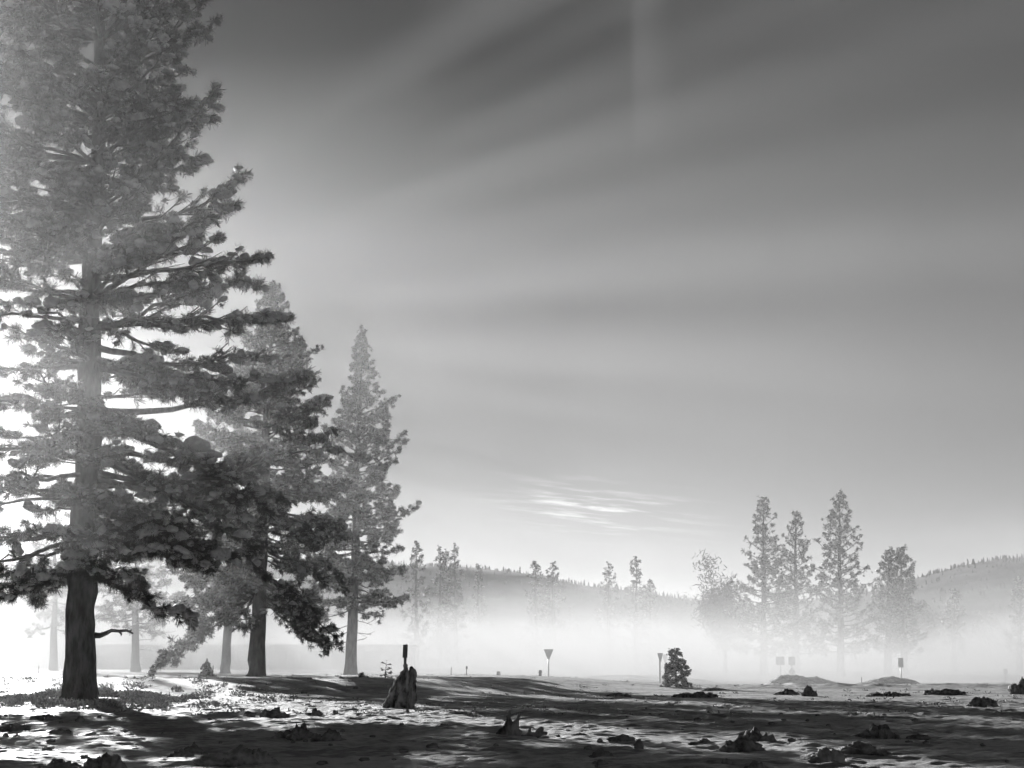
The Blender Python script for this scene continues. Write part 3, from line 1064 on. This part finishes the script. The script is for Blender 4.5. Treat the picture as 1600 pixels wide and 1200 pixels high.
# clods and rocks
def clod(xp, yp, wpx, hpx, label, seed, group=None, m='clod', name='snow_clod', cat='clod', D=None, spiky=.05, rot=0.0):
    rng = np.random.RandomState(seed)
    p = gpos(xp, yp, D)
    ppm = F / p.y
    w_, h_ = wpx / ppm / 2, hpx / ppm * .7
    a = Acc()
    BV, BF = ICO[4 if wpx > 30 else (3 if wpx > 9 else 2)]
    kpart = 1 + (wpx > 18) * 2 + (wpx > 45) * 3
    for i in range(kpart):
        o3 = rng.uniform(0, 300, 3)
        n3 = lambda q, f: (vnoise(q[:, 0] * f + o3[0], q[:, 1] * f + o3[1]) + vnoise(q[:, 1] * f + o3[1], q[:, 2] * f + o3[2]) + vnoise(q[:, 2] * f + o3[2], q[:, 0] * f + o3[0])) / 3 - .5
        dsp = 1.1 * n3(BV, 1.3) + .9 * n3(BV, 2.9) + .6 * n3(BV, 6.5) + .45 * n3(BV, 13.)
        dsp = dsp + spiky * np.maximum(0, n3(BV, 4.1) * 4 - .35)
        B = BV * (1 + dsp[:, None])
        if kpart == 1:
            off = np.zeros(3); sc = np.array([w_, w_ * .8, h_])
        else:
            f = (i + .5) / kpart * 2 - 1
            hh = h_ * (1.0 if i == kpart // 2 else rng.uniform(.45, .85))
            off = np.array([f * w_ * .7 + rng.uniform(-.1, .1) * w_, rng.uniform(-.3, .3) * w_, 0]); sc = np.array([(w_ * .62 if kpart < 4 else w_ * .4) * rng.uniform(.8, 1.2), w_ * .45, hh * rng.uniform(.7, 1)])
        a.add(B * sc + off + np.array([0, 0, 0.02]), BF)
    o = a.build(name, M[m], None, False, p)
    tag(o, label, cat, group)
    return o


NAMED = [
    (95, 1192, 90, 26, 'long black jagged clod heap along the bottom edge, far left', 1),
    (165, 1196, 62, 36, 'pointed black clod heap at the bottom edge under the trunk shadow', 2),
    (22, 1137, 52, 16, 'rounded dark clod cut by the left edge', 3),
    (95, 1140, 30, 14, 'dark double clod on the lit snow right of the one at the left edge', 4),
    (75, 1120, 44, 10, 'flat dark clod with a small round knob, below the huge trunk', 5),
    (125, 1122, 16, 12, 'upright dark nub of snow crust close under the huge trunk', 6),
    (280, 1176, 38, 16, 'low dark clod with a small horn, lower left in lit snow', 7),
    (303, 1170, 24, 20, 'two-horned snow-dusted clod in the lower left', 8),
    (372, 1188, 110, 34, 'largest boulder-like snow lump, ridged and grey, lower left centre', 9),
    (428, 1118, 46, 18, 'dark rounded clod with a taller knob at its right end', 10),
    (391, 1117, 16, 12, 'small black clod left of the knobbed one', 11),
    (462, 1150, 58, 30, 'black rugged clod mound at the edge of the shadow, left centre', 12),
    (512, 1150, 56, 20, 'lower dark mound adjoining the rugged one on its right', 13),
    (492, 1114, 22, 10, 'small dark clod in the lit strip left of the stump', 14),
    (553, 1122, 24, 6, 'flat black clod in the lit strip below the stump', 15),
    (695, 1133, 26, 9, 'flat dark clod right of the lit strip below the stump', 16),
    (939, 1178, 32, 18, 'rounded black clod at the lower edge of the lit strip, centre', 17),
    (905, 1146, 20, 8, 'small peaked clod in the middle of the lit strip', 18),
    (970, 1153, 34, 12, 'long dark clod in the lit strip right of centre', 19),
    (997, 1167, 14, 13, 'upright dark nub on the lit strip right of centre', 20),
    (1098, 1158, 36, 14, 'grey clod in the shade above the lit strip', 21),
    (1160, 1166, 70, 24, 'large rough clod mound in shade, bottom right of centre', 22),
    (1180, 1152, 60, 26, 'blocky dark clod heap behind the large rough mound', 23),
    (1292, 1184, 44, 30, 'smooth pale-rimmed snow boulder near the bottom right', 24),
    (1370, 1150, 66, 26, 'jagged black clod heap in the shade, right', 25),
    (1345, 1172, 90, 18, 'long low clod bank in shade beside the pale-rimmed boulder', 26),
    (1437, 1150, 30, 10, 'small black clod right of the jagged heap', 27),
    (1594, 1083, 34, 32, 'big pale angular rock cut by the right edge on the skyline', 28),
    (1532, 1102, 34, 18, 'dark angular rock below the skyline, far right', 29),
    (1264, 1086, 22, 18, 'peaked black clod on the skyline below the square signs', 30),
    (1390, 1086, 60, 12, 'ragged row of clods on the skyline under the lone sign', 31),
    (1475, 1084, 70, 14, 'ragged long clod ridge on the skyline towards the right edge', 32),
    (1116, 1078, 40, 8, 'low dark clod on the skyline right of the young pine', 33),
    (1231, 1084, 34, 12, 'pair of low clods on the skyline left of the peaked one', 34),
    (1180, 1196, 30, 20, 'black clod at the very bottom edge, right of centre', 35),
    (965, 1086, 50, 9, 'wide dark clod in the shade left of the young pine', 36),
    (1085, 1088, 70, 14, 'dark clod heap around the foot of the young pine', 37),
]
for xp, yp, wp, hp, lab, sd in NAMED:
    clod(xp, yp, wp, hp, lab, sd, m='snowdark' if sd in (9, 24, 28) else 'clod')
rng = np.random.RandomState(123)
for i in range(110):
    yp = 1070 + 128 * rng.rand() ** 1.0
    xp = rng.uniform(0, 1600)
    sz = rng.uniform(3, 12) * (0.5 + (yp - 1060) / 150)
    if abs(xp - 125) < 50 and yp < 1115: continue
    clod(xp, yp, sz, sz * rng.uniform(.3, .6), 'little dark crumb of frozen snow and soil strewn over the snowfield', 500 + i, group='little crumbs strewn over the snowfield')

# low frosted brush: one tangled growth
rng = np.random.RandomState(9)
def brushfield(name, n, fx, label, size=.16):
    VV = []; 
    for i in range(n):
        xp, yp = fx(rng)
        p = gpos(xp, yp)
        m_ = 9
        c = np.array(p) + rng.randn(m_, 3) * [.12, .12, .02]
        d = rng.randn(m_, 3) * [1, 1, .4] + [0, 0, .9]; d /= np.linalg.norm(d, axis=1, keepdims=True)
        ln = (size * rng.uniform(.5, 1.5, m_))[:, None]
        sd_ = np.cross(d, rng.randn(m_, 3)); sd_ /= np.linalg.norm(sd_, axis=1, keepdims=True); sd_ *= .018
        mid = c + d * ln * .6; e = c + d * ln + np.array([0, 0, -.03])
        VV.append(np.stack([c - sd_ * .5, c + sd_ * .5, mid + sd_ * 1.3, mid - sd_ * 1.3, e], 1).reshape(-1, 3))
    V = np.vstack(VV); k = np.arange(len(V) // 5)[:, None] * 5
    o = mesh_obj(name, V, [np.concatenate([k, k + 1, k + 2, k + 3], 1), np.concatenate([k + 3, k + 2, k + 4], 1)], M['brush'])
    tag(o, label, 'brush', kind='stuff')


def f1(r):
    while True:
        u = abs(r.randn()) * .45
        x = 125 + r.randn() * 120 + u * 60; y = 1078 + 22 * r.rand() + 8 * r.randn() * .5
        if 0 < x < 460 and vnoise(np.array([x / 23.]), np.array([y / 5.]))[0] > .42 and y > 1070 + abs(x - 140) * .02:
            return x, y


brushfield('low_brush', 2000, f1, 'tangled low frosted brush around the foot of the huge pine')
brushfield('rough_grass', 420, lambda r: (r.uniform(300, 1600), 1066 + 50 * r.rand() ** 1.6), 'sparse dark grass tufts poking through the shaded snow', .12)

# long low building in the mist
DB = 205.0
bl = px(150, 1035, DB); brr = px(640, 1035, DB)
zb = gz1(-20, DB)
ztop = px(400, 1010, DB).z
root = empty('long_shed', ((bl.x + brr.x) / 2, DB, zb)); tag(root, 'long low flat-roofed building, a pale shape in the mist behind the pine trunks', 'building')
hw = (brr.x - bl.x) / 2; Hb = ztop - zb
a = Acc(); boxp(a, -hw, hw, 0, 12, -.5, Hb); a.build('wall', M['wall'], root)
a = Acc(); boxp(a, -hw - .3, hw + .5, -.4, 12.4, Hb + .003, Hb + .25); a.build('roof', M['roof'], root)
for i in range(9):
    a = Acc(); x0 = -hw + 2 + i * (2 * hw - 4) / 9
    boxp(a, x0, x0 + 2.4, -.06, -.003, -.2, 2.4); a.build('door', M['door'], root)

# ------------------------------------------------------------------ air
def vol_box(name, x0, x1, y0, y1, z0, z1, m, label):
    a = Acc(); boxp(a, x0, x1, y0, y1, z0, z1)
    # weld so that the box is closed
    import bmesh
    V = np.concatenate(a.V); fs = [f.tolist() for v in a.F.values() for arr in v for f in arr]
    me = bpy.data.meshes.new(name)
    c = [(x, y, z) for z in (z0, z1) for y in (y0, y1) for x in (x0, x1)]
    me.from_pydata(c, [], [(0, 2, 3, 1), (4, 5, 7, 6), (0, 1, 5, 4), (2, 6, 7, 3), (0, 4, 6, 2), (1, 3, 7, 5)])
    me.materials.append(m)
    o = bpy.data.objects.new(name, me); COL.objects.link(o)
    tag(o, label, name.replace('_', ' '), kind='stuff')
    return o


def vol_mat(name, dens, g, col=.95, node=None):
    m = bpy.data.materials.new(name); m.use_nodes = True
    t = NT(m.node_tree); t.n.clear()
    o = t.new('ShaderNodeOutputMaterial')
    v = t.new('ShaderNodeVolumePrincipled')
    v.inputs['Color'].default_value = (col, col, col, 1)
    v.inputs['Anisotropy'].default_value = g
    v.inputs['Density'].default_value = dens
    t.l.new(v.outputs[0], o.inputs['Volume'])
    if node: t.l.new(node(t), v.inputs['Density'])
    return m


HAZE_D, HAZE_G = 0.00004, 0.84
vol_box('haze', -530, 530, -80, 950, -12, 62, vol_mat('haze_air', HAZE_D, HAZE_G), 'thin bright haze filling the air')


vol_box('mist', -80, 70, -25, 33, 3.2, 40, vol_mat('mist_air', .0024, .44), 'thin mist added in front of the big pine to show the shafts of sunlight')  # mist box added near the camera, bounds shaped to strengthen the shafts

vol_box('mist', -110, 200, 76, 113, -4.3, 33, vol_mat('mist_air_far', .0014, .55), 'thin mist hanging between the farther pines')


def fog_node(t):
    tcn = t.new('ShaderNodeTexCoord')
    s = t.new('ShaderNodeSeparateXYZ'); t.l.new(tcn.outputs['Object'], s.inputs[0])
    x, y, z = s.outputs
    mp = t.new('ShaderNodeMapping'); mp.inputs['Scale'].default_value = (.02, .02, .07)
    mp.inputs['Rotation'].default_value = (0, .15, 0)
    t.l.new(tcn.outputs['Object'], mp.inputs['Vector'])
    n = t.new('ShaderNodeTexNoise'); n.inputs['Scale'].default_value = 1.0; n.inputs['Detail'].default_value = 3.0
    n.inputs['Roughness'].default_value = .55
    t.l.new(mp.outputs[0], n.inputs['Vector'])
    nn = t.smooth(n.outputs[0], .3, .7)
    Hs = t.math('MULTIPLY_ADD', nn, 7.5, 2.8)
    zz = t.math('DIVIDE', t.math('MAXIMUM', z, 0.0), Hs)
    fall = t.math('EXPONENT', t.math('MULTIPLY', t.math('MULTIPLY', zz, zz), -1.0))
    front = t.smooth(t.math('ADD', y, t.math('MULTIPLY', nn, -30.0)), 70.0, 122.0)
    top = t.math('SUBTRACT', 1.0, t.smooth(z, 18.0, 25.5))
    d = t.math('MULTIPLY', t.math('MULTIPLY', fall, front), top)
    m2 = t.new('ShaderNodeMapping'); m2.inputs['Scale'].default_value = (.012, .02, .05); m2.inputs['Rotation'].default_value = (0, -.35, 0)
    t.l.new(tcn.outputs['Object'], m2.inputs['Vector'])
    n2 = t.new('ShaderNodeTexNoise'); n2.inputs['Scale'].default_value = 1.0; n2.inputs['Detail'].default_value = 2.0
    t.l.new(m2.outputs[0], n2.inputs['Vector'])
    d = t.math('MULTIPLY', d, t.math('MULTIPLY_ADD', t.smooth(n2.outputs[0], .35, .65), 1.3, .35))
    back = t.math('SUBTRACT', 1.0, t.smooth(y, 260.0, 380.0))
    return t.math('MULTIPLY', t.math('MULTIPLY', d, back), 0.025)


fog = vol_box('ground_fog', -500, 500, 74, 460, -3, 26, vol_mat('ground_fog', .01, .15, .69, fog_node), 'low bank of bright ground fog lying beyond the shaded snow')
print('objects', len(SC.objects))
